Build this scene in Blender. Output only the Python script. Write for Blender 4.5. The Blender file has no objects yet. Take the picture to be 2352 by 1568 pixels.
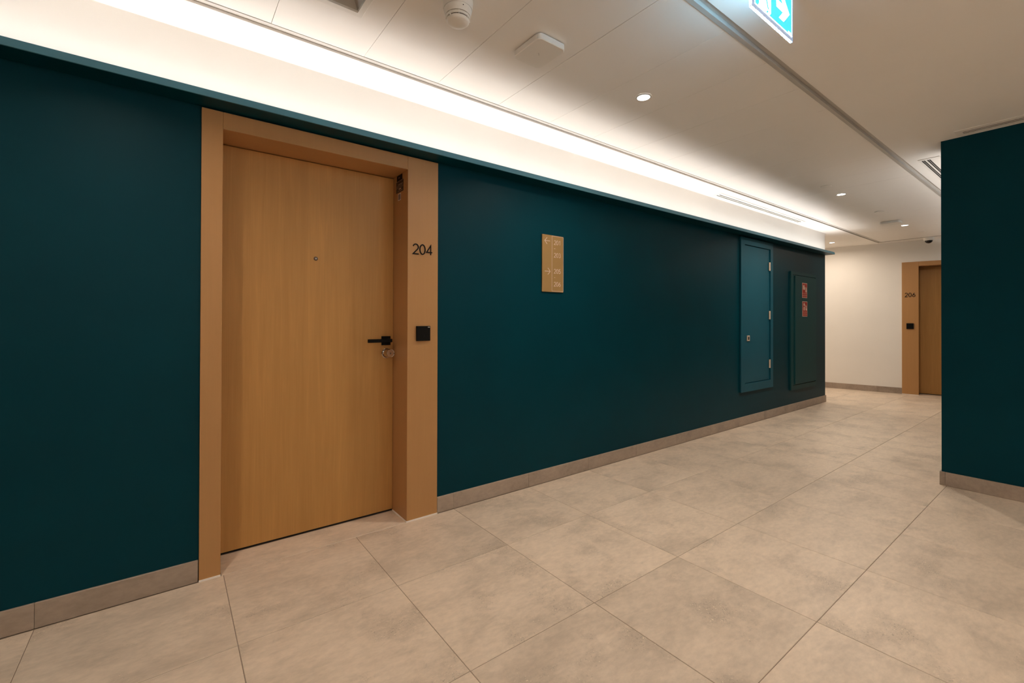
import bpy, bmesh, math, random
from mathutils import Vector, Matrix
random.seed(7)
PI = math.pi
S = bpy.context.scene
COL = S.collection

# ------------------------------------------------------------------ camera
YAW, PITCH, ROLL = 0.650075801, 0.00537985566, 0.00267512343
F = Vector((math.sin(YAW)*math.cos(PITCH), math.cos(YAW)*math.cos(PITCH), math.sin(PITCH)))
r0 = Vector((math.cos(YAW), -math.sin(YAW), 0)); u0 = r0.cross(F)
cr, sr = math.cos(ROLL), math.sin(ROLL)
RT = cr*r0+sr*u0; UP = -sr*r0+cr*u0
cam_d = bpy.data.cameras.new('camera'); cam = bpy.data.objects.new('camera', cam_d); COL.objects.link(cam)
cam_d.sensor_width = 36; cam_d.lens = 36*1032.404/2352
cam_d.shift_x = -0.5/2352; cam_d.shift_y = -(784-730.2)/2352
cam_d.clip_start = 0.05
M = Matrix.Identity(4)
for i in range(3):
    M[i][0] = RT[i]; M[i][1] = UP[i]; M[i][2] = -F[i]
M[0][3], M[1][3], M[2][3] = 0, 0, 1.163
cam.matrix_world = M
S.camera = cam

# ------------------------------------------------------------------ world, view, lights
w = bpy.data.worlds.new('world'); S.world = w; w.use_nodes = True
w.node_tree.nodes['Background'].inputs[0].default_value = (1, .85, .7, 1)
w.node_tree.nodes['Background'].inputs[1].default_value = 0.02
S.view_settings.view_transform = 'Standard'; S.view_settings.look = 'None'
S.view_settings.exposure = 0.20; S.view_settings.gamma = 1; S.view_settings.use_curve_mapping = False
try:
    S.cycles.diffuse_bounces = 6
except Exception:
    pass

WARM = (1.0, .85, .69)
LEDC = (1.0, .925, .86)
def area(name, loc, size, power, color, shape='DISK', size_y=None, spread=PI, rot=(0, 0, 0)):
    l = bpy.data.lights.new(name, 'AREA'); l.shape = shape; l.size = size
    if size_y: l.size_y = size_y
    l.energy = power; l.color = color; l.spread = spread
    o = bpy.data.objects.new(name, l); COL.objects.link(o); o.location = loc; o.rotation_euler = rot
    return o
ZC = 2.450           # metal panel ceiling
DL_SEEN = [(2.160, 1.598), (5.400, 1.604), (7.802, 1.603), (8.592, 2.679)]
DL_OUT = [(-0.24, 1.6), (-2.6, 1.6)]
DL_LOBBY = [(2.60, -1.48)]
DOWN_P = 9.6
for (x, y) in DL_SEEN: area('downlight_or_fill_beam', (x, y, ZC-.008), .055, DOWN_P*(.75 if x > 7 else 1.35 if x > 5 else 1.02), WARM, spread=math.radians(168 if x > 7 else 142))
for (x, y) in DL_OUT: area('downlight_or_fill_beam', (x, y, ZC-.008), .055, DOWN_P*(.62 if x > -1 else .3), WARM, spread=math.radians(132))
for (x, y) in DL_LOBBY: area('downlight_or_fill_beam', (x, y, 2.44), .055, DOWN_P*.7, WARM, spread=math.radians(132))
for (x, y) in [(-1.6, -2.2), (.6, -2.2), (3.3, -2.2)]: area('downlight_or_fill_beam', (x, y, 2.44), .055, 7, WARM, spread=math.radians(132))  # unseen rear lamps added to fill ceiling and teal wall with bounced light
for (x, y) in [(8.6, 4.3), (7.9, 3.6)]: area('downlight_or_fill_beam', (x, y, 2.44), .055, 6.5, WARM, spread=math.radians(170))  # unseen lamps added so the recess walls bounce light to the far ceiling
LED_X0, LED_X1 = -1.0, 7.548
TILT = math.radians(31)          # the tape leans towards the corridor
area('cove_or_fill_light', ((LED_X0+LED_X1)/2, 2.3590, 2.1305), LED_X1-LED_X0, 25, LEDC, 'RECTANGLE', .016, rot=(PI+TILT, 0, 0))

# the same hidden strip out of view on the corridor side of the right wall
area('cove_or_fill_light', (7.10, .612, 2.1305), 4.75, 15, LEDC, 'RECTANGLE', .014, rot=(PI-math.radians(30), 0, 0))
area('cove_or_fill_light', (.7, -2.508, 2.1305), 7.2, 42, LEDC, 'RECTANGLE', .010, rot=(PI, 0, 0))  # unseen uplight added at the rear wall to brighten the ceiling

# light leaving the edge of the exit sign's acrylic
area('exit_sign_glow', (1.5745, .730, 2.310), .12, .12, (.42, .85, 1.0), 'RECTANGLE', .008, rot=(0, PI/2, 0))
area('exit_sign_glow', (1.745, .7375, 2.335), .29, .55, (.40, .82, 1.0), 'RECTANGLE', .15, rot=(PI/2, 0, 0))

# ------------------------------------------------------------------ materials
def mat(name, color, rough=.5, metal=0, spec=.5, emit=None, estr=0):
    m = bpy.data.materials.new(name); m.use_nodes = True
    b = m.node_tree.nodes['Principled BSDF']
    b.inputs['Base Color'].default_value = (*color, 1); b.inputs['Roughness'].default_value = rough
    b.inputs['Metallic'].default_value = metal; b.inputs['Specular IOR Level'].default_value = spec
    if emit: b.inputs['Emission Color'].default_value = (*emit, 1); b.inputs['Emission Strength'].default_value = estr
    return m
def N(m, t, **kw):
    n = m.node_tree.nodes.new(t)
    for k, v in kw.items():
        if k in n.inputs: n.inputs[k].default_value = v
        else: setattr(n, k, v)
    return n
def L(m, a, b): m.node_tree.links.new(a, b)
def B(m): return m.node_tree.nodes['Principled BSDF']
def ramp(m, src, stops):
    r = N(m, 'ShaderNodeValToRGB'); L(m, src, r.inputs[0]); e = r.color_ramp.elements
    while len(e) < len(stops): e.new(.5)
    for k, (p, c) in enumerate(stops):
        e[k].position = p; e[k].color = (*c, 1) if len(c) == 3 else c
    return r
def mapping(m, scale, coord='Object', rot=(0, 0, 0)):
    tc = N(m, 'ShaderNodeTexCoord'); mp = N(m, 'ShaderNodeMapping')
    mp.inputs['Scale'].default_value = scale; mp.inputs['Rotation'].default_value = rot
    L(m, tc.outputs[coord], mp.inputs[0]); return mp
def bump(m, src, strength, dist=.001):
    b = N(m, 'ShaderNodeBump'); b.inputs['Strength'].default_value = strength; b.inputs['Distance'].default_value = dist
    L(m, src, b.inputs['Height']); L(m, b.outputs[0], B(m).inputs['Normal']); return b
def paint(name, c, rough=.55, spec=.35, var=.06):
    m = mat(name, c, rough, spec=spec)
    mp = mapping(m, (1.3, 1.3, 1.3)); n = N(m, 'ShaderNodeTexNoise', Scale=2.0, Detail=3.0); L(m, mp.outputs[0], n.inputs[0])
    r = ramp(m, n.outputs[0], [(.3, tuple(v*(1-var) for v in c)), (.7, tuple(v*(1+var) for v in c))])
    L(m, r.outputs[0], B(m).inputs[0])
    n2 = N(m, 'ShaderNodeTexNoise', Scale=350.0, Detail=2.0); L(m, mp.outputs[0], n2.inputs[0]); bump(m, n2.outputs[0], .12, .0006)
    return m
M_teal = paint('teal_wall_paint', (.0004, .038, .056), .44, .10)
M_white = paint('white_wall_paint', (.86, .83, .79), .7, .2, .015)
M_ceil = paint('ceiling_paint', (.93, .905, .87), .7, .2, .012)
M_panel = mat('ceiling_panel_metal', (.93, .905, .87), .42, spec=.3)
M_ledge = paint('ledge_lacquer', (.048, .185, .255), .45, .4, .03)
M_trim = mat('trim_white_metal', (.70, .68, .65), .4)
M_grey = mat('trim_grey_metal', (.50, .48, .45), .4)
M_dark = mat('dark_gap', (.010, .009, .008), .8)
M_plastic = mat('white_plastic', (.88, .86, .82), .35)
M_black = mat('matt_black', (.003, .0025, .0025), .5, spec=.15)
M_blacksoft = mat('black_plate', (.004, .0035, .003), .45, spec=.15)
M_chrome = mat('chrome', (.75, .72, .68), .12, 1)
M_steel = mat('brushed_steel', (.72, .58, .46), .4, .35)
M_caulk = mat('white_sealant', (.85, .80, .75), .6)
M_lens = mat('lit_lens', (1, 1, 1), .3, emit=(1, .95, .88), estr=9)
M_led = mat('led_tape', (1, 1, 1), .3, emit=LEDC, estr=3)
M_accdoor = paint('blue_teal_lacquer', (.006, .082, .125), .5, .22, .04)
M_hose = paint('grey_green_lacquer', (.010, .060, .068), .5, .12, .04)
M_red = mat('red_print', (.36, .012, .008), .4)
M_print = mat('pale_print', (.72, .55, .46), .5)
M_dome = mat('smoked_dome', (.008, .008, .009), .12)
M_glow_blue = mat('glowing_blue', (.02, .3, .45), .3, emit=(.025, .44, 1.25), estr=1.5)
M_glow_white = mat('glowing_white', (1, 1, 1), .3, emit=(.72, 1.15, 1.4), estr=6)
M_glow_edge = mat('glowing_acrylic_edge', (.9, .95, 1), .2, emit=(.50, 1.05, 1.4), estr=60)
M_acryl = mat('acrylic', (.62, .74, .92), .15, emit=(.35, .5, .9), estr=.25)

def wood(name, base, dark, amt, grain=True, rough=.45):
    m = mat(name, base, rough, spec=.35)
    mp = mapping(m, (9.0, 9.0, .55))
    n = N(m, 'ShaderNodeTexNoise', Scale=3.0, Detail=6.0, Roughness=.6, Distortion=.6); L(m, mp.outputs[0], n.inputs[0])
    mp2 = mapping(m, (160, 160, 2.2)); n2 = N(m, 'ShaderNodeTexNoise', Scale=1.5, Detail=3.0); L(m, mp2.outputs[0], n2.inputs[0])
    mp3 = mapping(m, (2.6, 2.6, .22)); n3 = N(m, 'ShaderNodeTexNoise', Scale=2.0, Detail=2.0, Distortion=1.0); L(m, mp3.outputs[0], n3.inputs[0])
    a = N(m, 'ShaderNodeMath', operation='MULTIPLY_ADD'); a.inputs[1].default_value = .5; L(m, n.outputs[0], a.inputs[0])
    b2 = N(m, 'ShaderNodeMath', operation='MULTIPLY'); b2.inputs[1].default_value = .28; L(m, n2.outputs[0], b2.inputs[0]); L(m, b2.outputs[0], a.inputs[2])
    c2 = N(m, 'ShaderNodeMath', operation='MULTIPLY_ADD'); c2.inputs[1].default_value = .24; L(m, n3.outputs[0], c2.inputs[0]); L(m, a.outputs[0], c2.inputs[2])
    mixd = tuple(b*(1-amt)+d*amt for b, d in zip(base, dark))
    lite = tuple(min(1, v*(1+.35*amt)) for v in base)
    r = ramp(m, c2.outputs[0], [(.36, mixd), (.52, base), (.66, lite)])
    L(m, r.outputs[0], B(m).inputs[0])
    if grain: bump(m, n2.outputs[0], .15, .0006)
    return m
M_casing = wood('smooth_oak_laminate', (.475, .250, .098), (.37, .18, .065), .12, False, .42)
M_door = wood('oak_veneer', (.505, .262, .080), (.37, .18, .048), .36, True, .48)

def stone(name, base, coord_random=True, dark=.80):
    m = mat(name, base, .42, spec=.4)
    g = N(m, 'ShaderNodeNewGeometry'); oi = N(m, 'ShaderNodeObjectInfo')
    sc = N(m, 'ShaderNodeMath', operation='MULTIPLY'); sc.inputs[1].default_value = 37.0; L(m, oi.outputs['Random'], sc.inputs[0])
    ad = N(m, 'ShaderNodeVectorMath', operation='ADD'); L(m, g.outputs['Position'], ad.inputs[0]); L(m, sc.outputs[0], ad.inputs[1])
    mp = N(m, 'ShaderNodeMapping'); mp.inputs['Scale'].default_value = (1.5, 3.0, 3.0); mp.inputs['Rotation'].default_value = (0, 0, .35); L(m, ad.outputs[0], mp.inputs[0])
    n1 = N(m, 'ShaderNodeTexNoise', Scale=1.9, Detail=10.0, Roughness=.66, Distortion=.25); L(m, mp.outputs[0], n1.inputs[0])
    lo = tuple(v*dark for v in base); hi = tuple(v*1.09 for v in base)
    r = ramp(m, n1.outputs[0], [(.30, lo), (.50, base), (.68, hi)])
    # pitted, speckled patches
    n2 = N(m, 'ShaderNodeTexNoise', Scale=3.4, Detail=5.0, Roughness=.62); L(m, ad.outputs[0], n2.inputs[0])
    r2 = ramp(m, n2.outputs[0], [(.52, (0, 0, 0)), (.66, (1, 1, 1))])
    n3 = N(m, 'ShaderNodeTexNoise', Scale=125.0, Detail=4.0, Roughness=.7); L(m, ad.outputs[0], n3.inputs[0])
    r3 = ramp(m, n3.outputs[0], [(.57, (0, 0, 0)), (.66, (1, 1, 1))])
    mul = N(m, 'ShaderNodeMath', operation='MULTIPLY'); L(m, r2.outputs[0], mul.inputs[0]); L(m, r3.outputs[0], mul.inputs[1])
    mul2 = N(m, 'ShaderNodeMath', operation='MULTIPLY_ADD'); mul2.inputs[1].default_value = .85; L(m, mul.outputs[0], mul2.inputs[0])
    mp4 = N(m, 'ShaderNodeMath', operation='MULTIPLY'); mp4.inputs[1].default_value = .34; L(m, r2.outputs[0], mp4.inputs[0]); L(m, mp4.outputs[0], mul2.inputs[2])
    mix = N(m, 'ShaderNodeMix', data_type='RGBA'); L(m, mul2.outputs[0], mix.inputs[0])
    L(m, r.outputs[0], mix.inputs[6]); mix.inputs[7].default_value = (*[v*.52 for v in base], 1)
    n5 = N(m, 'ShaderNodeTexNoise', Scale=150.0, Detail=2.0, Roughness=.6); mpp = N(m, 'ShaderNodeMapping'); mpp.inputs['Location'].default_value = (5, 3, 1); L(m, ad.outputs[0], mpp.inputs[0]); L(m, mpp.outputs[0], n5.inputs[0])
    r5 = ramp(m, n5.outputs[0], [(.66, (0, 0, 0)), (.70, (1, 1, 1))])
    mu5 = N(m, 'ShaderNodeMath', operation='MULTIPLY'); L(m, r5.outputs[0], mu5.inputs[0]); L(m, r2.outputs[0], mu5.inputs[1])
    mix2 = N(m, 'ShaderNodeMix', data_type='RGBA'); L(m, mu5.outputs[0], mix2.inputs[0]); L(m, mix.outputs[2], mix2.inputs[6]); mix2.inputs[7].default_value = (*[min(1, v*1.5) for v in base], 1)
    n6 = N(m, 'ShaderNodeTexNoise', Scale=17.0, Detail=6.0, Roughness=.65); L(m, mp.outputs[0], n6.inputs[0])
    r6 = ramp(m, n6.outputs[0], [(.32, (.90, .90, .90)), (.66, (1.05, 1.05, 1.05))])
    mx6 = N(m, 'ShaderNodeMix', data_type='RGBA', blend_type='MULTIPLY'); mx6.inputs[0].default_value = 1; L(m, mix2.outputs[2], mx6.inputs[6]); L(m, r6.outputs[0], mx6.inputs[7])
    hv = N(m, 'ShaderNodeHueSaturation'); L(m, mx6.outputs[2], hv.inputs['Color'])
    vv = N(m, 'ShaderNodeMapRange'); vv.inputs[3].default_value = .955; vv.inputs[4].default_value = 1.04; L(m, oi.outputs['Random'], vv.inputs[0]); L(m, vv.outputs[0], hv.inputs['Value'])
    L(m, hv.outputs[0], B(m).inputs[0])
    rr = N(m, 'ShaderNodeMapRange'); rr.inputs[3].default_value = .30; rr.inputs[4].default_value = .52; L(m, n1.outputs[0], rr.inputs[0]); L(m, rr.outputs[0], B(m).inputs['Roughness'])
    hh = N(m, 'ShaderNodeMath', operation='MULTIPLY_ADD'); hh.inputs[1].default_value = -1.0; L(m, mul.outputs[0], hh.inputs[0])
    nw = N(m, 'ShaderNodeTexNoise', Scale=7.0, Detail=5.0); L(m, ad.outputs[0], nw.inputs[0]); L(m, nw.outputs[0], hh.inputs[2])
    bump(m, hh.outputs[0], .35, .0012)
    return m
M_tile = stone('beige_stone_tile', (.72, .595, .475))
M_skirt = stone('skirting_stone', (.40, .32, .26), dark=.82)
M_grout = mat('grout', (.27, .21, .16), .9)
M_bronze = mat('bronze_plate', (.40, .245, .095), .42, .25)

# ------------------------------------------------------------------ mesh helpers
class MB:
    def __init__(s): s.bm = bmesh.new()
    def box(s, x0, x1, y0, y1, z0, z1, bev=0, seg=1):
        b = bmesh.new(); bmesh.ops.create_cube(b, size=1)
        for v in b.verts: v.co = Vector(((x0+x1)/2+v.co.x*(x1-x0), (y0+y1)/2+v.co.y*(y1-y0), (z0+z1)/2+v.co.z*(z1-z0)))
        if bev: bmesh.ops.bevel(b, geom=list(b.edges), offset=bev, segments=seg, profile=.5, affect='EDGES')
        s.join(b); return s
    def join(s, b):
        me = bpy.data.meshes.new('t'); b.to_mesh(me); b.free(); s.bm.from_mesh(me); bpy.data.meshes.remove(me)
    def prism(s, pts, y0, y1):        # polygon in xz, extruded along y
        a = [s.bm.verts.new((x, y0, z)) for x, z in pts]; b = [s.bm.verts.new((x, y1, z)) for x, z in pts]
        s.bm.faces.new(a); s.bm.faces.new(b[::-1])
        for i in range(len(pts)):
            j = (i+1) % len(pts); s.bm.faces.new((a[i], b[i], b[j], a[j]))
        return s
    def prismx(s, pts, x0, x1):       # polygon in yz, extruded along x
        a = [s.bm.verts.new((x0, y, z)) for y, z in pts]; b = [s.bm.verts.new((x1, y, z)) for y, z in pts]
        s.bm.faces.new(a); s.bm.faces.new(b[::-1])
        for i in range(len(pts)):
            j = (i+1) % len(pts); s.bm.faces.new((a[i], b[i], b[j], a[j]))
        return s
    def lathe(s, prof, c=(0, 0, 0), axis='Z', seg=40):   # prof: (radius, height)
        rings = []
        for r, h in prof:
            ring = []
            for k in range(seg):
                t = 2*PI*k/seg
                if r < 1e-6:
                    if not ring: ring.append(None)
                    continue
                p = (r*math.cos(t), r*math.sin(t), h) if axis == 'Z' else (r*math.cos(t), h, r*math.sin(t))
                ring.append(s.bm.verts.new(Vector(p)+Vector(c)))
            if r < 1e-6:
                p = (0, 0, h) if axis == 'Z' else (0, h, 0)
                ring = [s.bm.verts.new(Vector(p)+Vector(c))]
            rings.append(ring)
        for A_, B_ in zip(rings, rings[1:]):
            for k in range(seg):
                j = (k+1) % seg
                if len(A_) == 1 and len(B_) == 1: continue
                if len(A_) == 1: s.bm.faces.new((A_[0], B_[k], B_[j]))
                elif len(B_) == 1: s.bm.faces.new((A_[k], B_[0], A_[j]))
                else: s.bm.faces.new((A_[k], B_[k], B_[j], A_[j]))
        return s
    def rbox(s, x0, x1, y0, y1, z0, z1, r, seg=6, bev=.002):   # rounded in xy (ceiling fittings)
        out = []
        for cx, cy, a0 in ((x1-r, y1-r, 0), (x0+r, y1-r, 90), (x0+r, y0+r, 180), (x1-r, y0+r, 270)):
            for k in range(seg+1):
                t = math.radians(a0+90*k/seg); out.append((cx+r*math.cos(t), cy+r*math.sin(t)))
        cx, cy = (x0+x1)/2, (y0+y1)/2; sx = 1-2*bev/(x1-x0); sy = 1-2*bev/(y1-y0)
        rings = [[s.bm.verts.new((x, y, z1)) for x, y in out], [s.bm.verts.new((x, y, z0+bev)) for x, y in out],
                 [s.bm.verts.new((cx+(x-cx)*sx, cy+(y-cy)*sy, z0)) for x, y in out]]
        n = len(out)
        for A_, B_ in zip(rings, rings[1:]):
            for k in range(n): s.bm.faces.new((A_[k], B_[k], B_[(k+1) % n], A_[(k+1) % n]))
        s.bm.faces.new(rings[0]); s.bm.faces.new(rings[-1]); return s
    def ribbon(s, pts, wd, y0, y1, closed=False):      # stroke in xz, extruded in y
        n = len(pts); P = [Vector(p) for p in pts]; lr = []
        for i in range(n):
            if closed: a, b = P[i-1], P[(i+1) % n]; d1 = (P[i]-a).normalized(); d2 = (b-P[i]).normalized()
            else:
                d1 = (P[i]-P[i-1]).normalized() if i > 0 else (P[1]-P[0]).normalized()
                d2 = (P[i+1]-P[i]).normalized() if i < n-1 else d1
            t = (d1+d2); t = t.normalized() if t.length > 1e-6 else d1
            nn = Vector((-t.y, t.x)); k = wd/2/max(.35, nn.dot(Vector((-d1.y, d1.x))))
            lr.append((P[i]+nn*k, P[i]-nn*k))
        V = [[s.bm.verts.new((p.x, y, p.y)) for (p, y) in ((l, y0), (r, y0), (r, y1), (l, y1))] for l, r in lr]
        for i in range(n if closed else n-1):
            a, b = V[i], V[(i+1) % n]
            for q in range(4): s.bm.faces.new((a[q], a[(q+1) % 4], b[(q+1) % 4], b[q]))
        if not closed: s.bm.faces.new(V[0]); s.bm.faces.new(V[-1][::-1])
        return s
    def mesh(s, name, m, smooth=False):
        bmesh.ops.recalc_face_normals(s.bm, faces=s.bm.faces)
        me = bpy.data.meshes.new(name); s.bm.to_mesh(me); s.bm.free()
        me.materials.append(m)
        if smooth:
            for p in me.polygons: p.use_smooth = True
            try: me.set_sharp_from_angle(angle=math.radians(35))
            except Exception: pass
        return me
    def build(s, name, m, parent=None, smooth=False, loc=None):
        o = bpy.data.objects.new(name, s.mesh(name, m, smooth)); COL.objects.link(o)
        if parent: o.parent = parent
        if loc: o.location = loc
        return o
def box(*a, **k): return MB().box(*a, **k)
def tag(o, label=None, cat=None, group=None, kind=None):
    if label: o['label'] = label
    if cat: o['category'] = cat
    if group: o['group'] = group
    if kind: o['kind'] = kind
    return o
def empty(name, loc=(0, 0, 0), rz=0, **k):
    o = bpy.data.objects.new(name, None); COL.objects.link(o); o.location = loc; o.rotation_euler = (0, 0, rz)
    o.empty_display_size = .1
    return tag(o, **k)
def struct(o, label=None): return tag(o, label=label, kind='structure')
def copy_tree(o, parent=None):
    c = o.copy(); COL.objects.link(c)
    if parent: c.parent = parent
    for ch in [x for x in bpy.data.objects if x.parent == o]: copy_tree(ch, c)
    return c

# ------------------------------------------------------------------ the setting
W = 2.442                       # plane of the long wall
X0, XE = -3.0, 7.556            # its ends
YB = -2.6                       # rear wall
PC = .565                       # corridor wall behind that corner
PX, PY = 4.390, 0.702           # corner of the right wall
A = Vector((9.192, 2.969)); FR = math.atan2(-0.98211659, 0.18827376)    # angled far wall
def far(s_, d=0.0):
    c, s2 = math.cos(FR), math.sin(FR)
    return (A.x+c*s_-s2*d, A.y+s2*s_+c*d)

# floor: grout bed and individual tiles
fl = struct(box(X0, 10.6, YB, 5.4, -.06, -.0015).build('floor', M_grout), 'beige stone tiled floor of the corridor')
T, GAP, TX = .6, .0023, .1987
tile_cache = {}
def tile(x0, x1, y0, y1, parent=fl, name='floor_tile'):
    w_, h_ = round(x1-x0-GAP, 4), round(y1-y0-GAP, 4)
    if w_ < .01 or h_ < .01: return
    if (w_, h_) not in tile_cache:
        bm = bmesh.new(); c = .0012; rs = []
        for z, k in ((-.010, 0), (-c, 0), (0, c)):
            rs.append([bm.verts.new((sx*(w_/2-k), sy*(h_/2-k), z)) for sx, sy in ((-1, -1), (1, -1), (1, 1), (-1, 1))])
        for a, b in zip(rs, rs[1:]):
            for k in range(4): bm.faces.new((a[k], a[(k+1) % 4], b[(k+1) % 4], b[k]))
        bm.faces.new(rs[-1])
        me = bpy.data.meshes.new('floor_tile'); bmesh.ops.recalc_face_normals(bm, faces=bm.faces); bm.to_mesh(me); bm.free()
        me.materials.append(M_tile); tile_cache[(w_, h_)] = me
    o = bpy.data.objects.new(name, tile_cache[(w_, h_)]); COL.objects.link(o); o.parent = parent
    o.location = ((x0+x1)/2, (y0+y1)/2, random.uniform(-.00015, .00015))
rows = [(2.429, 1.875), (1.875, 1.275), (1.275, .675), (.675, .075), (.075, -.525), (-.525, -1.125), (-1.125, -1.725), (-1.725, -2.325), (-2.325, -2.59)]
for (yt, yb) in rows:
    k = -5
    while True:
        x0, x1 = TX+k*T, TX+(k+1)*T; k += 1
        if x0 > 9.75: break
        if yt == .675 and x1 > 4.385:
            tile(max(x0, 4.392), x1, .57, yt)
        if yt < .7 and x1 > 4.385:
            x1 = min(x1, 4.385)
            if x0 >= 4.37:
                if yt != .675: break
                continue
        if yt > 2.4 and x0 > 7.3: continue
        if x0 < -2.9: x0 = -2.99
        tile(x0, x1, yb, yt)
for k in range(12, 17):          # past the end of the long wall
    x0, x1 = TX+k*T, TX+(k+1)*T
    for j in range(5):
        y0 = 1.875+j*T
        xx0 = x0
        if j >= 1 and k == 12: xx0 = 7.575
        tile(xx0, x1, y0, y0+T)
tile(.189, 1.087, 2.429, 2.64)     # threshold pieces in the doorway

# long teal wall with the white band over the ledge
hx0, hx1, hz = .1055, 1.2835, 2.1115
wf = MB()
wf.box(X0, hx0, W, W+.3, 0, 2.135); wf.box(hx1, XE, W, W+.3, 0, 2.135); wf.box(hx0, hx1, W, W+.3, hz, 2.135)
wall_front = struct(wf.build('wall_front', M_teal), 'long dark teal corridor wall with the wooden door')
box(X0, XE, W+.0005, W+.3, 2.1355, 2.60).build('upper_wall', M_white, wall_front)['label'] = 'white band of wall above the teal'
wr = MB(); wr.box(PX, PX+.30, YB, PY, 0, 2.62); wr.box(PX+.30, 10.6, YB, PC, 0, 2.62)
struct(wr.build('wall_right', M_teal), 'dark teal wall end at the right edge')
struct(box(X0-.2, X0, YB, 2.8, 0, 2.62).build('wall_left', M_teal), 'teal wall closing the corridor on the left')
struct(box(X0, PX, YB-.2, YB, 0, 2.62).build('wall_rear', M_white), 'wall behind the viewpoint')
struct(box(XE-2.0, 10.6, 5.2, 5.4, 0, 2.62).build('wall_side', M_white), 'white wall closing the far recess')
struct(box(7.456, XE, W+.301, 5.2, 0, 2.62).build('wall_return', M_white), 'return of the teal wall into the recess')
far_root = struct(empty('wall_far', (A.x, A.y, 0), FR), 'white angled wall at the end of the corridor')
fm = MB(); fs0, fs1 = 1.021, 2.205
fm.box(-2.4, fs0+.001, 0, .3, 0, 2.62); fm.box(fs1-.001, 3.6, 0, .3, 0, 2.62); fm.box(fs0, fs1, 0, .3, 2.113, 2.62)
fm.build('wall_face', M_white, far_root)

# ceilings
struct(box(X0, PX+6.2, YB, .962, 2.453, 2.62).build('ceiling', M_ceil), 'plain white plaster ceiling on the right of the panels')
c2 = MB(); c2.box(X0, 9.19, 2.2150, W+.001, 2.438, 2.56)
c2.box(XE+.001, 9.19, W, 2.472, 2.438, 2.56)
struct(c2.build('ceiling_cove', M_ceil), 'bright plaster strip of ceiling above the ledge')
c3 = MB(); c3.box(XE-.05, 10.6, 2.490, 5.4, 2.450, 2.56); c3.box(9.19, 10.6, .962, 2.490, 2.450, 2.56)
struct(c3.build('ceiling_recess', M_ceil), 'plaster ceiling of the far recess')
pc = struct(box(X0, 9.19, .95, 2.23, 2.478, 2.62).build('ceiling_bay', M_dark), 'ceiling of narrow white metal panels')
SP = .4035; PG = .0017
px0 = .342-8*SP
pcache = {}
for k in range(30):
    x0 = px0+k*SP; x1 = x0+SP
    if x0 > 8.95: break
    ya, yb = 1.013, 2.1840
    if k == 8:        # this panel carries the square air diffuser
        b = MB(); hx_0, hx_1, hy0, hy1 = .374, .616, 1.640, 1.879
        b.box(x0+PG/2, hx_0, ya, yb, ZC, ZC+.012); b.box(hx_1, x1-PG/2, ya, yb, ZC, ZC+.012)
        b.box(hx_0, hx_1, ya, hy0, ZC, ZC+.012); b.box(hx_0, hx_1, hy1, yb, ZC, ZC+.012)
        b.build('ceiling_panel', M_panel, pc); continue
    if 'p' not in pcache:
        pcache['p'] = box(-SP/2+PG/2, SP/2-PG/2, ya, yb, 0, .018, bev=.0006).mesh('ceiling_panel', M_panel)
    o = bpy.data.objects.new('ceiling_panel', pcache['p']); COL.objects.link(o); o.parent = pc
    o.location = ((x0+x1)/2, 0, ZC+random.uniform(0, .0006))
# edge trims running beside the panels
t1 = MB(); t1.box(X0, 9.15, 2.1890, 2.2150, 2.4495, 2.458)
struct(t1.build('trim_1', M_trim), 'slim metal edge between bright strip and ceiling panels')
t2 = MB(); t2.box(X0, 9.15, .990, 1.010, 2.4465, 2.470); t2.box(X0, 9.15, .9625, .990, 2.466, 2.475)
struct(t2.build('trim_2', M_grey), 'grooved metal edge between panels and plain ceiling')
t3 = MB(); t3.box(7.90, 9.15, 2.4725, 2.4895, 2.452, 2.50)
struct(t3.build('trim_3', M_grey), 'recessed joint in the ceiling beyond the wall end')
t4 = MB(); t4.box(9.152, 9.188, 1.0, 2.215, 2.446, 2.475)
struct(t4.build('trim_4', M_grey), 'metal edge closing the panel ceiling at the far wall')

# stone skirting, piece by piece
def skirt(root, x0, x1, first, h=.096, th=.010, step=T):
    x = first
    while x > x0: x -= step
    while x < x1:
        a, b = max(x, x0), min(x+step, x1); x += step
        if b-a < .006: continue
        box(a+.0004, b-.0004, -th, 0, 0.0005, h, bev=.0012).build('skirting_tile', M_skirt, root)
b1 = struct(empty('baseboard_front', (0, W, 0)), 'beige stone skirting along the teal wall')
skirt(b1, -2.4, .1035, TX); skirt(b1, 1.2855, XE+.011, TX)
b2 = struct(empty('baseboard_far', (A.x, A.y, 0), FR), 'stone skirting at the foot of the white far wall')
skirt(b2, -1.0, 1.0195, 0.1); skirt(b2, 2.2065, 2.8, .1)
b3 = struct(empty('baseboard_right', (PX, PY+.010, 0), -PI/2), 'stone skirting at the foot of the right wall')
skirt(b3, 0, 3.2, .63)
b4 = struct(empty('baseboard_corridor', (PX+.0005, PC, 0), PI), 'stone skirting on the corridor side of the right wall')
skirt(b4, -4.9, -.31, -.31)
b6 = struct(empty('baseboard_corner', (PX+.0005, PY, 0), PI), 'short stone skirting round the corner of the right wall')
skirt(b6, -.30, 0, -.30)
b5 = struct(empty('baseboard_return', (XE, W-.0, 0), PI/2), 'stone skirting round the end of the teal wall')
skirt(b5, .001, 2.6, 0)

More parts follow.
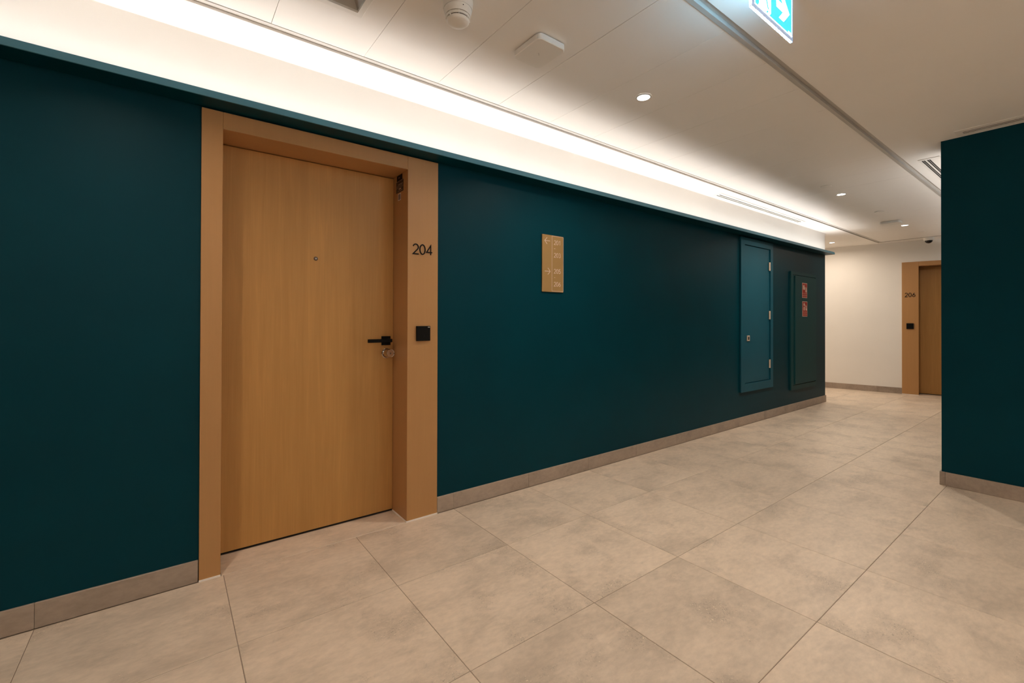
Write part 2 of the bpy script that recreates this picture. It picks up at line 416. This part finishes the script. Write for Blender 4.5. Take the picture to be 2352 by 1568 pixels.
# ------------------------------------------------------------------ stroke lettering
def arc(cx, cy, rx, ry, a0, a1, n=12):
    return [(cx+rx*math.cos(math.radians(a0+(a1-a0)*k/n)), cy+ry*math.sin(math.radians(a0+(a1-a0)*k/n))) for k in range(n+1)]
GL = {
 '0': [(arc(.30, .5, .27, .5, 0, 345, 23), True)],
 '1': [([(.14, .80), (.38, .985), (.38, 0)], False)],
 '2': [(arc(.30, .70, .26, .30, 165, -32)+[(.04, .0), (.60, .0)], False)],
 '3': [(arc(.28, .745, .23, .255, 150, -88), False), (arc(.28, .255, .26, .255, 92, -150), False)],
 '4': [([(.46, 0), (.46, .99), (.03, .27), (.62, .27)], False)],
 '5': [([(.54, 1.0), (.14, 1.0), (.10, .56)]+arc(.28, .31, .27, .31, 118, -150), False)],
 '6': [(arc(.30, .28, .27, .28, 0, 345, 23), True), ([(.43, 1.0), (.06, .42)], False)],
 '-': [([(.05, .45), (.30, .45)], False)],
}
def glyph(ch, x, z, hgt, wd, y0, y1, name, m, parent, sx=1.0, lab=None):
    b = MB()
    for i_, (pts, cl) in enumerate(GL[ch]):
        b.ribbon([(x+px_*hgt*sx, z+pz*hgt) for px_, pz in pts], wd, y0-.0002*i_, y1, cl)
    o = b.build(name, m, parent)
    return o

# ------------------------------------------------------------------ wooden doors
def wood_door(name, label, root_loc, rz, x0, xi0, xi1, x1, ztop, zin, detail):
    r = struct(empty(name, root_loc, rz), label)
    fy, by = -.011, .25
    box(x0, xi0, fy, by, .003, ztop, bev=.0012).build('door_casing', M_casing, r)
    box(xi1, x1, fy, by, .003, ztop, bev=.0012).build('door_casing', M_casing, r)
    box(xi0+.0006, xi1-.0006, fy, by, zin, ztop, bev=.0012).build('head_casing', M_casing, r)
    cb = MB(); cb.box(x0, xi0, fy-.0050, fy+.002, 0, .0062); cb.box(xi1, x1, fy-.0050, fy+.002, 0, .0062); cb.box(xi1-.0050, xi1+.001, fy-.0050, .19, 0, .0062)
    cb.build('sealant', M_caulk, r)
    d0 = .195
    box(xi0+.001, xi1-.001, d0+.012, .26, 0, .013).build('door_seal', M_dark, r)
    leaf = box(xi0+.0015, xi1-.0015, d0, d0+.045, .011, zin-.004, bev=.001).build('door_leaf', M_door, r)
    if detail:
        b = MB(); b.lathe([(.0, -.0045), (.0075, -.0045), (.0105, -.003), (.0115, 0)], (.6385, d0, 1.502), 'Y', 28); b.build('peephole', mat('dark_bronze', (.16, .11, .08), .3, .9), leaf, True)
        b = MB(); b.lathe([(0, -.006), (.003, -.0056), (.0042, -.0045)], (.6385, d0, 1.502), 'Y', 20)
        b.build('peephole_lens', mat('peephole_glass', (.7, .75, .8), .05, .2), leaf, True)
        box(1.013, 1.068, d0-.010, d0, 1.012, 1.066, bev=.0015).build('handle_rose', M_black, leaf)
        b = MB(); b.box(.913, 1.060, d0-.058, d0-.047, 1.0305, 1.051, bev=.002); b.box(1.034, 1.055, d0-.050, d0-.008, 1.0305, 1.051, bev=.002)
        b.build('handle_lever', M_black, leaf)
        b = MB(); b.lathe([(.021, -.003), (.0285, -.004), (.031, -.002), (.031, 0)], (1.047, d0, .9625), 'Y', 36); b.build('lock_ring', M_chrome, leaf, True)
        b = MB(); b.lathe([(.011, 0), (.011, -.045), (.020, -.047), (.0255, -.049), (.0255, -.058), (.0235, -.062), (.0215, -.0605), (0, -.0600)], (1.047, d0, .9655), 'Y', 36)
        b.build('lock_knob', M_chrome, leaf, True)
        b = MB(); b.box(1.0455, 1.0485, d0-.0612, d0-.0598, .9590, .9700); b.lathe([(.004, -.0612), (.004, -.0598)], (1.047, d0, .9655), 'Y', 12)
        b.build('keyhole', M_dark, leaf)
    return r
wood_door('door_1', 'wooden room door 204 in the teal wall', (0, W, 0), 0, .106, .187, 1.0885, 1.2835, 2.1115, 2.0335, True)
wood_door('door_2', 'wooden room door 206 in the white far wall', (A.x, A.y, 0), FR, 1.0215, 1.223, 2.123, 2.2045, 2.112, 2.044, False)

def room_number(txt, loc, rz, xs, z, hgt, wd, sx, label):
    r = empty('room_number', loc, rz, label=label, cat='room number', group=None)
    for ch, x in zip(txt, xs):
        glyph(ch, x, z, hgt, wd, -.015, -.011, 'digit', M_black, r, sx)
    return r
room_number('204', (0, W, 0), 0, (1.1195, 1.1625, 1.2060), 1.5512, .0565, .0060, 1.10, 'black metal number 204 on the casing of the nearer wooden door')
room_number('206', (A.x, A.y, 0), FR, (1.058, 1.1030, 1.1485), 1.5575, .062, .0074, .92, 'small black number 206 on the casing of the far wooden door')
def reader(loc, rz, x0, x1, z0, z1, label, mark):
    r = empty('card_reader', loc, rz, label=label, cat='card reader', group='card readers beside the room doors')
    box(x0, x1, -.024, -.011, z0, z1, bev=.002, seg=2).build('reader_plate', M_blacksoft, r)
    if mark:
        box(x1-.0165, x1-.0035, -.0246, -.0236, z1-.0090, z1-.0045).build('corner_mark', M_caulk, r)['label'] = 'tiny pale mark in the corner'
        b = MB(); b.lathe([(.0035, 0), (.0045, -.0006), (.0035, -.0006)], ((x0+x1)/2+.004, -.024, z0+.027), 'Y', 20); b.build('sensor_dot', mat('dark_ring', (.02, .02, .02), .4, spec=.2), r)
reader((0, W, 0), 0, 1.1415, 1.2290, 1.0420, 1.1290, 'square black card reader on the casing right of door 204', True)
reader((A.x, A.y, 0), FR, 1.076, 1.164, 1.045, 1.135, 'square black card reader on the casing left of door 206', False)

# stickers on the reveal of door 204 (face at x = 1.0885, looking towards -x)
def reveal_sticker(y0, y1, z0, z1, m, label, lines=(), frame=None):
    r = empty('notice_sticker', (1.0885, (y0+y1)/2, z0), 0, label=label, cat='sticker')
    h = z1-z0; hw = (y1-y0)/2
    box(-.0012, 0, -hw, hw, 0, h).build('backing', m, r)
    if lines:
        b = MB()
        for (a, c, z, t) in lines: b.box(-.0016, -.0012, -hw+a*2*hw, -hw+c*2*hw, z*h, z*h+t)
        b.build('printed_line', M_print, r)
    if frame:
        b = MB(); t = .003
        b.box(-.0016, -.0012, -hw, hw, 0, t); b.box(-.0016, -.0012, -hw, hw, h-t, h); b.box(-.0016, -.0012, -hw, -hw+t, t, h-t); b.box(-.0016, -.0012, hw-t, hw, t, h-t)
        b.build('border', M_caulk, r)
reveal_sticker(2.510, 2.588, 1.9985, 2.0315, M_blacksoft, 'small black sticker at the top of the door 204 reveal, uppermost', [(.45, .7, .5, .002)])
reveal_sticker(2.494, 2.597, 1.928, 1.9980, mat('brown_black_label', (.022, .010, .008), .4), 'dark label with pale printed lines, under the uppermost sticker in the reveal of door 204',
               [(.0, 1, .96, .0012), (.08, .72, .66, .0022), (.05, .95, .55, .0010), (.0, 1, .42, .0010), (.3, .62, .24, .006), (.1, .8, .12, .0012)])
reveal_sticker(2.528, 2.568, 1.880, 1.9205, mat('lilac_grey_print', (.20, .16, .15), .4), 'tiny grey sticker with white border below the dark label on the reveal of door 204', (), True)

# ------------------------------------------------------------------ ledge with the hidden light
def light_ledge(loc, rz, x0, x1, l0, l1, label, ly=.088):
    lg = empty('light_ledge', loc, rz, label=label, cat='ledge')
    b = MB(); b.prismx([(-.117, 0), (0, 0), (0, .007), (-.117, .007)], x0, x1); b.build('shelf', M_teal, lg)
    b = MB(); b.prismx([(-.123, .001), (-.1225, 0), (-.1168, 0), (-.1120, .033), (-.1150, .0335), (-.1165, .0325)], x0, x1); b.build('lip', M_ledge, lg)
    b = MB(); b.box(x1-.004, x1, -.1160, 0, .0072, .024); b.build('end_cap', M_ledge, lg)
    box(l0, l1, -ly-.006, -ly+.006, .0071, .0100).build('led_strip', M_led, lg)
light_ledge((0, W, 2.119), 0, X0, XE, LED_X0, LED_X1, 'long thin teal ledge over the doors hiding a glowing light strip')
light_ledge((9.5, PC, 2.119), PI, 0, 4.80, .05, 4.76, 'thin teal light ledge on the corridor side of the right wall', .047)
light_ledge((4.385, YB, 2.119), PI, 0, 7.38, .05, 7.3, 'added thin teal ledge for the fill light behind the viewpoint')  # unseen ledge added to carry the rear ceiling fill

# ------------------------------------------------------------------ direction plaque
pl = empty('direction_plaque', (0, W, 0), 0, label='bronze room direction plaque with white arrows and numbers on the teal wall', cat='sign')
box(2.1185, 2.3265, -.010, -.0004, 1.3715, 1.7845, bev=.0008).build('plate', M_bronze, pl)
fb = MB(); fx0, fx1, fz0, fz1 = 2.2115, 2.3235, 1.3785, 1.7800; yy0, yy1 = -.0112, -.0100; t = .0024
fb.box(fx0-t/2, fx0+t/2, yy0, yy1, fz0, fz1); fb.box(fx1-t/2, fx1+t/2, yy0, yy1, fz0, fz1)
fb.box(fx0, fx1, yy0, yy1, fz0-t/2, fz0+t/2); fb.box(fx0, fx1, yy0, yy1, fz1-t/2, fz1+t/2); fb.build('border_line', M_print, pl)
b = MB(); b.ribbon([(2.1640, 1.7640), (2.1400, 1.7405), (2.1640, 1.7170)], .0042, yy0, yy1); b.ribbon([(2.1425, 1.7405), (2.1925, 1.7405)], .0042, yy0-.0002, yy1); b.build('arrow', M_print, pl)
b = MB(); b.ribbon([(2.1715, 1.5440), (2.1945, 1.5198), (2.1715, 1.4965)], .0042, yy0, yy1); b.ribbon([(2.1415, 1.5198), (2.1920, 1.5198)], .0042, yy0-.0002, yy1); b.build('arrow', M_print, pl)
for txt, z in (('201', 1.7190), ('203', 1.6265), ('205', 1.5090), ('206', 1.4145)):
    for ch, x in zip(txt, (2.2315, 2.2550, 2.2785)): glyph(ch, x, z, .0305, .0034, yy0, yy1, 'digit', M_print, pl, 1.02)
for z in (1.6890, 1.4775):
    b = MB(); b.ribbon([(2.2325, z), (2.2440, z)], .003, yy0, yy1); b.build('dash', M_print, pl)

# ------------------------------------------------------------------ access door and hose cabinet
ad = empty('access_door', (0, W, 0), 0, label='tall narrow blue-teal service door with frame and steel hinges on the teal wall', cat='service door')
ax0, ax1, az0, az1 = 5.022, 5.818, .370, 2.0985; ix0, ix1, iz0, iz1 = 5.108, 5.752, .460, 2.024
b = MB(); b.box(ax0, ax1, -.018, -.0005, az0, iz0); b.box(ax0, ax1, -.018, -.0005, iz1, az1); b.box(ax0, ix0, -.018, -.0005, iz0, iz1); b.box(ix1, ax1, -.018, -.0005, iz0, iz1)
b.build('door_frame', M_accdoor, ad)
lf = box(ix0, ix1-.010, -.0010+.0, .012, iz0+.006, iz1-.006, bev=.0015)
# leaf sits back inside the frame: pull it just in front of the wall plane
lf = lf.build('door_leaf', M_accdoor, ad); lf.location = (0, -.0060, 0)
for zc in (1.819, 1.2355, .653):
    b = MB(); b.lathe([(.0075, -.050), (.0075, -.0175)], (0, 0, 0), 'Z', 14); b.lathe([(.0075, -.0165), (.0075, .0165)], (0, 0, 0), 'Z', 14); b.lathe([(.0075, .0175), (.0075, .050)], (0, 0, 0), 'Z', 14)
    b.box(-.024, 0, -.002, .002, -.050, .050)
    o = b.build('hinge', M_steel, ad, True); o.location = (ix1-.012, -.0145, zc)
b = MB(); b.box(5.172, 5.232, -.016, -.0068, .938, 1.000, bev=.003, seg=2); o = b.build('latch', M_steel, ad)
box(5.186, 5.216, -.0166, -.0158, .952, .986).build('latch_recess', M_dark, ad)

hc = empty('hose_cabinet', (0, W, 0), 0, label='grey-green cabinet door with two red fire signs near the end of the teal wall', cat='cabinet')
hx0_, hx1_, hz0_, hz1_ = 6.335, 7.160, .275, 1.808
b = MB(); fl_ = .052
b.box(hx0_, hx1_, -.020, -.0005, hz0_, hz0_+.058); b.box(hx0_, hx1_, -.020, -.0005, hz1_-.042, hz1_)
b.box(hx0_, hx0_+fl_, -.020, -.0005, hz0_+.058, hz1_-.042); b.box(hx1_-.022, hx1_, -.020, -.0005, hz0_+.058, hz1_-.042)
b.build('cabinet_frame', M_hose, hc)
b = MB(); b.box(hx0_+fl_+.008, hx1_-.024, -.0165, -.0005, hz0_+.062, hz1_-.046, bev=.0015)
b.build('door_rim', M_hose, hc)
b = MB(); b.box(hx0_+.104, hx1_-.030, -.0290, -.0166, hz0_+.070, hz1_-.055, bev=.0015)
b.build('cabinet_door', M_hose, hc)
def fire_sign(x0, x1, z0, z1, label, which):
    r = empty('fire_sign', (0, W, 0), 0, label=label, cat='sign')
    y0 = -.0300
    box(x0, x1, y0, -.0291, z0, z1).build('backing', M_print, r)
    t = .006; w_ = x1-x0; h = z1-z0
    box(x0+t, x1-t, y0-.0005, y0, z0+.36*h*.86, z1-t).build('pictogram_field', M_red, r)
    b = MB(); b.box(x0+t, x1-t, y0-.0005, y0, z0+.165*h, z0+.29*h); b.box(x0+t, x1-t, y0-.0005, y0, z0+.03*h, z0+.145*h); b.build('text_field', M_red, r)
    P = lambda u, v: (x0+u*w_, z0+v*h)
    b = MB(); ya, yb = y0-.0010, y0-.0005
    if which == 'reel':
        b.prism([P(.16, .84), P(.42, .86), P(.44, .74), P(.56, .70), P(.55, .56), P(.34, .54), P(.16, .58)], ya, yb)
        b.lathe([(.021, ya), (.021, yb)], (x0+.33*w_, 0, z0+.70*h), 'Y', 18)
        b.prism([P(.66, .76), P(.74, .70), P(.82, .72), P(.86, .58), P(.90, .46), P(.84, .38), P(.68, .38), P(.62, .48), P(.70, .58)], ya, yb)
    else:
        b.prism([P(.24, .64), P(.44, .64), P(.44, .40), P(.24, .40)], ya, yb); b.prism([P(.28, .88), P(.36, .92), P(.44, .84), P(.42, .70), P(.26, .70), P(.22, .78)], ya, yb)
        b.ribbon([P(.44, .80), P(.56, .72), P(.54, .60)], .006, ya, yb)
        b.prism([P(.64, .78), P(.74, .70), P(.82, .72), P(.80, .58), P(.90, .48), P(.84, .40), P(.68, .40), P(.60, .50), P(.68, .60)], ya, yb)
    b.build('pictogram', M_print, r)
    b = MB()
    for v in (.22, .085): b.ribbon([P(.22, v), P(.78, v)], .0055, ya, yb)
    b.build('text_line', mat('pink_print', (.42, .12, .09), .5), r)
fire_sign(6.655, 6.820, 1.474, 1.672, 'upper red fire sign with pale pictogram and two text lines on grey-green cabinet', 'reel')
fire_sign(6.660, 6.825, 1.226, 1.427, 'lower red fire sign with pale extinguisher pictogram on grey-green cabinet', 'ext')

# ------------------------------------------------------------------ ceiling fittings
def downlight(x, y, z, label, cat='ceiling light', grp='round recessed ceiling downlights'):
    r = empty('downlight', (x, y, z), 0, label=label, cat=cat, group=grp)
    b = MB(); b.lathe([(.034, .0), (.036, -.0045), (.043, -.0040), (.0455, -.001), (.0455, 0)], (0, 0, 0), 'Z', 40); b.build('bezel', M_trim, r, True)
    b = MB(); b.lathe([(0, -.0030), (.035, -.0030), (.035, 0)], (0, 0, 0), 'Z', 40); b.build('lens', M_lens, r)
    return r
dl = ['nearest round downlight in the ceiling panels, right of the square access point',
      'round downlight in the panels, just past the first small ceiling disc',
      'round downlight close to the flat box near the far wall',
      'small round downlight in the far ceiling just past the teal wall end']
for (x, y), lab in zip(DL_SEEN, dl): downlight(x, y, ZC, lab)

sd = empty('smoke_detector', (.916, 1.572, ZC), 0, label='round white smoke detector hanging from the ceiling near the square vent', cat='smoke detector')
b = MB(); b.lathe([(0, .0), (.0600, 0), (.0610, -.010), (.0595, -.030), (.0570, -.0385)], (0, 0, 0), 'Z', 56); b.build('base', M_plastic, sd, True)
b = MB(); b.lathe([(.0560, -.0385), (.0560, -.043), (.0515, -.060), (.0500, -.0640), (.0440, -.0640)], (0, 0, 0), 'Z', 56); b.build('housing', M_plastic, sd, True)
b = MB(); b.lathe([(.0440, -.0400), (.0440, -.0830)], (0, 0, 0), 'Z', 48); b.build('sensor_mesh', M_dark, sd, True)
b = MB(); b.lathe([(.0440, -.0672), (.0492, -.0675), (.0478, -.0755), (.0440, -.0760)], (0, 0, 0), 'Z', 48); b.build('vent_ring', M_plastic, sd, True)
for k in range(8):
    b = MB(); t = 2*PI*k/8+.35; bb = bmesh.new(); bmesh.ops.create_cube(bb, size=1)
    for v in bb.verts:
        p = Vector((v.co.x*.006+.0460, v.co.y*.0022, v.co.z*.019-.0725)); v.co = Matrix.Rotation(t, 3, 'Z') @ p
    b.join(bb); b.build('rib', M_plastic, sd)
b = MB(); b.lathe([(.0440, -.0795), (.0462, -.0800), (.0450, -.0850), (.0390, -.0905), (.0200, -.0945), (0, -.0955)], (0, 0, 0), 'Z', 56); b.build('cap', M_plastic, sd, True)
for ang, z in ((212, -.020), (262, -.0480)):
    b = MB(); t = math.radians(ang); rr = .0605 if z > -.03 else .0555
    c = (rr*math.cos(t), rr*math.sin(t), z); q = .0022 if z > -.03 else .0012
    b.box(c[0]-q, c[0]+q, c[1]-q, c[1]+q, z-q, z+q); b.build('indicator_window', M_dark, sd)

ap = empty('access_point', (1.380, 1.611, ZC), 0, label='flat white square wireless box on the ceiling between two panel seams', cat='ceiling box')
b = MB(); b.rbox(-.083, .083, -.099, .099, -.030, -.004, .024, bev=.003); b.build('cover', M_plastic, ap, True)
b = MB(); b.rbox(-.074, .074, -.090, .090, -.004, 0, .020, bev=.0005); b.build('mounting_plate', M_grey, ap)
b = MB()
for k in (-1, 0, 1): b.box(-.004+k*.005, -.001+k*.005, -.003+k*.004, .001+k*.004, -.0305, -.0298)
b.build('status_mark', M_grey, ap)

ap2 = empty('ceiling_box', (7.40, 1.655, ZC), 0, label='flat white box on the ceiling beside the farthest panel downlight', cat='ceiling box')
b = MB(); b.rbox(-.085, .085, -.100, .100, -.030, -.004, .022, bev=.003); b.build('cover', M_plastic, ap2, True)
b = MB(); b.rbox(-.075, .075, -.090, .090, -.004, 0, .020, bev=.0005); b.build('mounting_plate', M_grey, ap2)
def disc(x, y, lab, r_=.045):
    o = MB().lathe([(0, -.006), (r_-.004, -.006), (r_, -.003), (r_, 0)], (0, 0, 0), 'Z', 36).build('sprinkler_cover', M_plastic, None, True, (x, y, ZC))
    tag(o, lab, 'sprinkler cover', 'flat discs on the ceiling panels')
disc(4.973, 1.600, 'thin white disc on the ceiling just before the second downlight')
disc(6.618, 1.590, 'thin white disc on the ceiling between second and third downlights')
disc(8.55, 1.575, 'thin white disc on the ceiling panels nearest the far wall')

# square air diffuser
df = empty('air_diffuser', (.495, 1.7595, ZC), 0, label='white square air diffuser cut by the top edge, left of the smoke detector', cat='air vent')
def sqring(b, r0, z0, r1, z1):
    a = [b.bm.verts.new((sx*r0, sy*r0, z0)) for sx, sy in ((-1, -1), (1, -1), (1, 1), (-1, 1))]
    c = [b.bm.verts.new((sx*r1, sy*r1, z1)) for sx, sy in ((-1, -1), (1, -1), (1, 1), (-1, 1))]
    for k in range(4): b.bm.faces.new((a[k], a[(k+1) % 4], c[(k+1) % 4], c[k]))
b = MB(); sqring(b, .1450, 0, .1450, -.006); sqring(b, .1450, -.006, .1430, -.007); sqring(b, .1430, -.007, .1200, -.0065); sqring(b, .1200, -.0065, .1195, .003); b.build('outer_frame', M_plastic, df)
b = MB(); sqring(b, .1195, .003, .075, .058); b.build('throat', M_grey, df)
b = MB(); sqring(b, .064, .006, .066, .006); sqring(b, .066, .006, .044, .040); sqring(b, .064, .006, .042, .040); b.build('cone', M_plastic, df)
b = MB(); sqring(b, .034, .008, .036, .008); sqring(b, .036, .008, .016, .040); sqring(b, .034, .008, .014, .040); b.build('cone', M_plastic, df)
box(-.121, .121, -.121, .121, .058, .060).build('duct_plate', M_dark, df)

# linear slot grilles
def grille(name, loc, rz, ln, wd, slots, label, th=.004, mframe=None):
    r = empty(name, loc, rz, label=label, cat='air vent')
    mframe = mframe or M_white
    b = MB(); y = -wd/2; e = .035
    for (a, c) in slots:
        b.box(e, ln-e, y, a, -th, 0); y = c
    b.box(e, ln-e, y, wd/2, -th, 0); b.box(0, e, -wd/2, wd/2, -th, 0); b.box(ln-e, ln, -wd/2, wd/2, -th, 0)
    b.build('frame', mframe, r)
    for (a, c) in slots:
        box(e, ln-e, a, c, -.0008, 0).build('slot', M_dark, r)
        box(e, ln-e, (a+c)/2-.0011, (a+c)/2+.0011, -th+.0006, -.0009).build('blade', M_grey if c-a > .020 else M_dark, r)
    return r
grille('linear_grille', (4.36, 2.340, 2.438), 0, 2.09, .078, [(-.006, .006), (.020, .032)], 'long twin-slot air grille in the bright ceiling strip above the ledge')
grille('linear_grille', (4.755, .832, 2.453), 0, 1.9, .128, [(-.004, .018), (.030, .052)][:1]+[(.028, .050)], 'white twin-slot air grille in the ceiling partly behind the right wall')
grille('linear_grille', (4.290, .611, 2.453), -PI/2, 1.6, .126, [(-.016, .001), (.010, .027)], 'narrow air grille in the ceiling along the top of the right teal wall')

# dome camera by the far wall
dx, dy = 9.235, 1.615
dc = empty('dome_camera', (dx, dy, 2.450), 0, label='small white and black dome camera on the ceiling above door 206', cat='security camera')
b = MB(); b.lathe([(0, 0), (.062, 0), (.062, -.030), (.056, -.045), (.046, -.048)], (0, 0, 0), 'Z', 36); b.build('housing', M_plastic, dc, True)
b = MB(); b.lathe([(.046+.0*k, -.048) for k in (0,)]+[(.046*math.cos(t*PI/16), -.048-.042*math.sin(t*PI/16)) for t in range(1, 8)]+[(0, -.090)], (0, 0, 0), 'Z', 36); b.build('dome', M_dome, dc, True)

# ------------------------------------------------------------------ exit sign
ex = empty('exit_sign', (0, .725, 2.243), 0, label='glowing blue and white edge-lit exit sign with arrow hanging from the ceiling', cat='exit sign')
sx0, sx1, sh = 1.578, 1.9155, .185
box(sx0, sx1, 0, .010, 0, sh, bev=.0012).build('acrylic_panel', M_acryl, ex)
for (ya, yb, flip) in ((-.0006, 0, 0), (.010, .0106, 1)):
    nm = 'blue_field'
    box(sx0+.022, sx1-.015, ya, yb, .0175, sh-.006).build(nm, M_glow_blue, ex)
    e = -.0010 if not flip else .0106; f_ = -.0006 if not flip else .0110
    b = MB(); t = .0022
    b.box(sx0+.021, sx1-.014, e, f_, .0160, .0182); b.box(sx0+.0205, sx0+.0225, e, f_, .016, sh-.006); b.box(sx1-.0155, sx1-.0135, e, f_, .016, sh-.006)
    b.build('white_border', M_glow_white, ex)
    mx = (lambda x: x) if not flip else (lambda x: x)
    Z = 2.243
    b = MB(); b.prism([(1.7664, 2.347-Z), (1.7677, 2.3202-Z), (1.8230, 2.3205-Z), (1.7882, 2.2878-Z), (1.8287, 2.2878-Z), (1.8791, 2.3349-Z), (1.8287, 2.3820-Z), (1.7882, 2.3820-Z), (1.8230, 2.3495-Z), (1.7677, 2.3495-Z)], e, f_)
    b.build('arrow', M_glow_white, ex)
    b = MB(); b.prism([(1.6296, 2.3950-Z), (1.6302, 2.2747-Z), (1.6228, 2.2640-Z), (1.7114, 2.2640-Z), (1.7212, 2.2727-Z), (1.7205, 2.3950-Z)], e, f_)
    b.build('doorway', M_glow_white, ex)
    e2 = e-.0005 if not flip else f_; g2 = e if not flip else f_+.0005
    b = MB()
    b.lathe([(.0085, e2), (.0085, g2)], (1.676, 0, 2.383-Z), 'Y', 18)
    b.prism([(1.6580, 2.3640-Z), (1.6820, 2.3720-Z), (1.6960, 2.3540-Z), (1.7080, 2.3540-Z), (1.7080, 2.3460-Z), (1.6930, 2.3460-Z), (1.6860, 2.3540-Z), (1.6830, 2.3330-Z), (1.6960, 2.3160-Z), (1.6896, 2.3099-Z), (1.7041, 2.2799-Z), (1.6960, 2.2785-Z), (1.6790, 2.3110-Z), (1.6740, 2.3220-Z), (1.6650, 2.3080-Z), (1.6450, 2.3080-Z), (1.6450, 2.3160-Z), (1.6600, 2.3170-Z), (1.6690, 2.3400-Z), (1.6650, 2.3560-Z), (1.6560, 2.3560-Z), (1.6520, 2.3440-Z), (1.6440, 2.3460-Z)], e2, g2)
    b.prism([(1.6824, 2.2642-Z), (1.6932, 2.2737-Z), (1.7017, 2.2734-Z), (1.6932, 2.2643-Z)], e2, g2)
    b.build('running_figure', M_glow_blue, ex)
b = MB()
for k in range(5): b.box(1.8690+k*.0052, 1.8722+k*.0052, -.0010, -.0006, .0215, .0270)
b.build('fine_print', M_glow_white, ex)
b = MB(); b.box(sx0+.001, sx1-.006, .0012, .0036, -.0006, 0); b.box(sx0+.001, sx1-.006, .0064, .0088, -.0006, 0)
b.box(sx0-.0006, sx0, .0012, .0036, .004, sh); b.box(sx0-.0006, sx0, .0064, .0088, .004, sh); b.build('edge_light', M_glow_edge, ex)
box(sx0+.012, sx1-.012, -.006, .016, sh, 2.453-2.243, bev=.002).build('lamp_housing', M_plastic, ex)
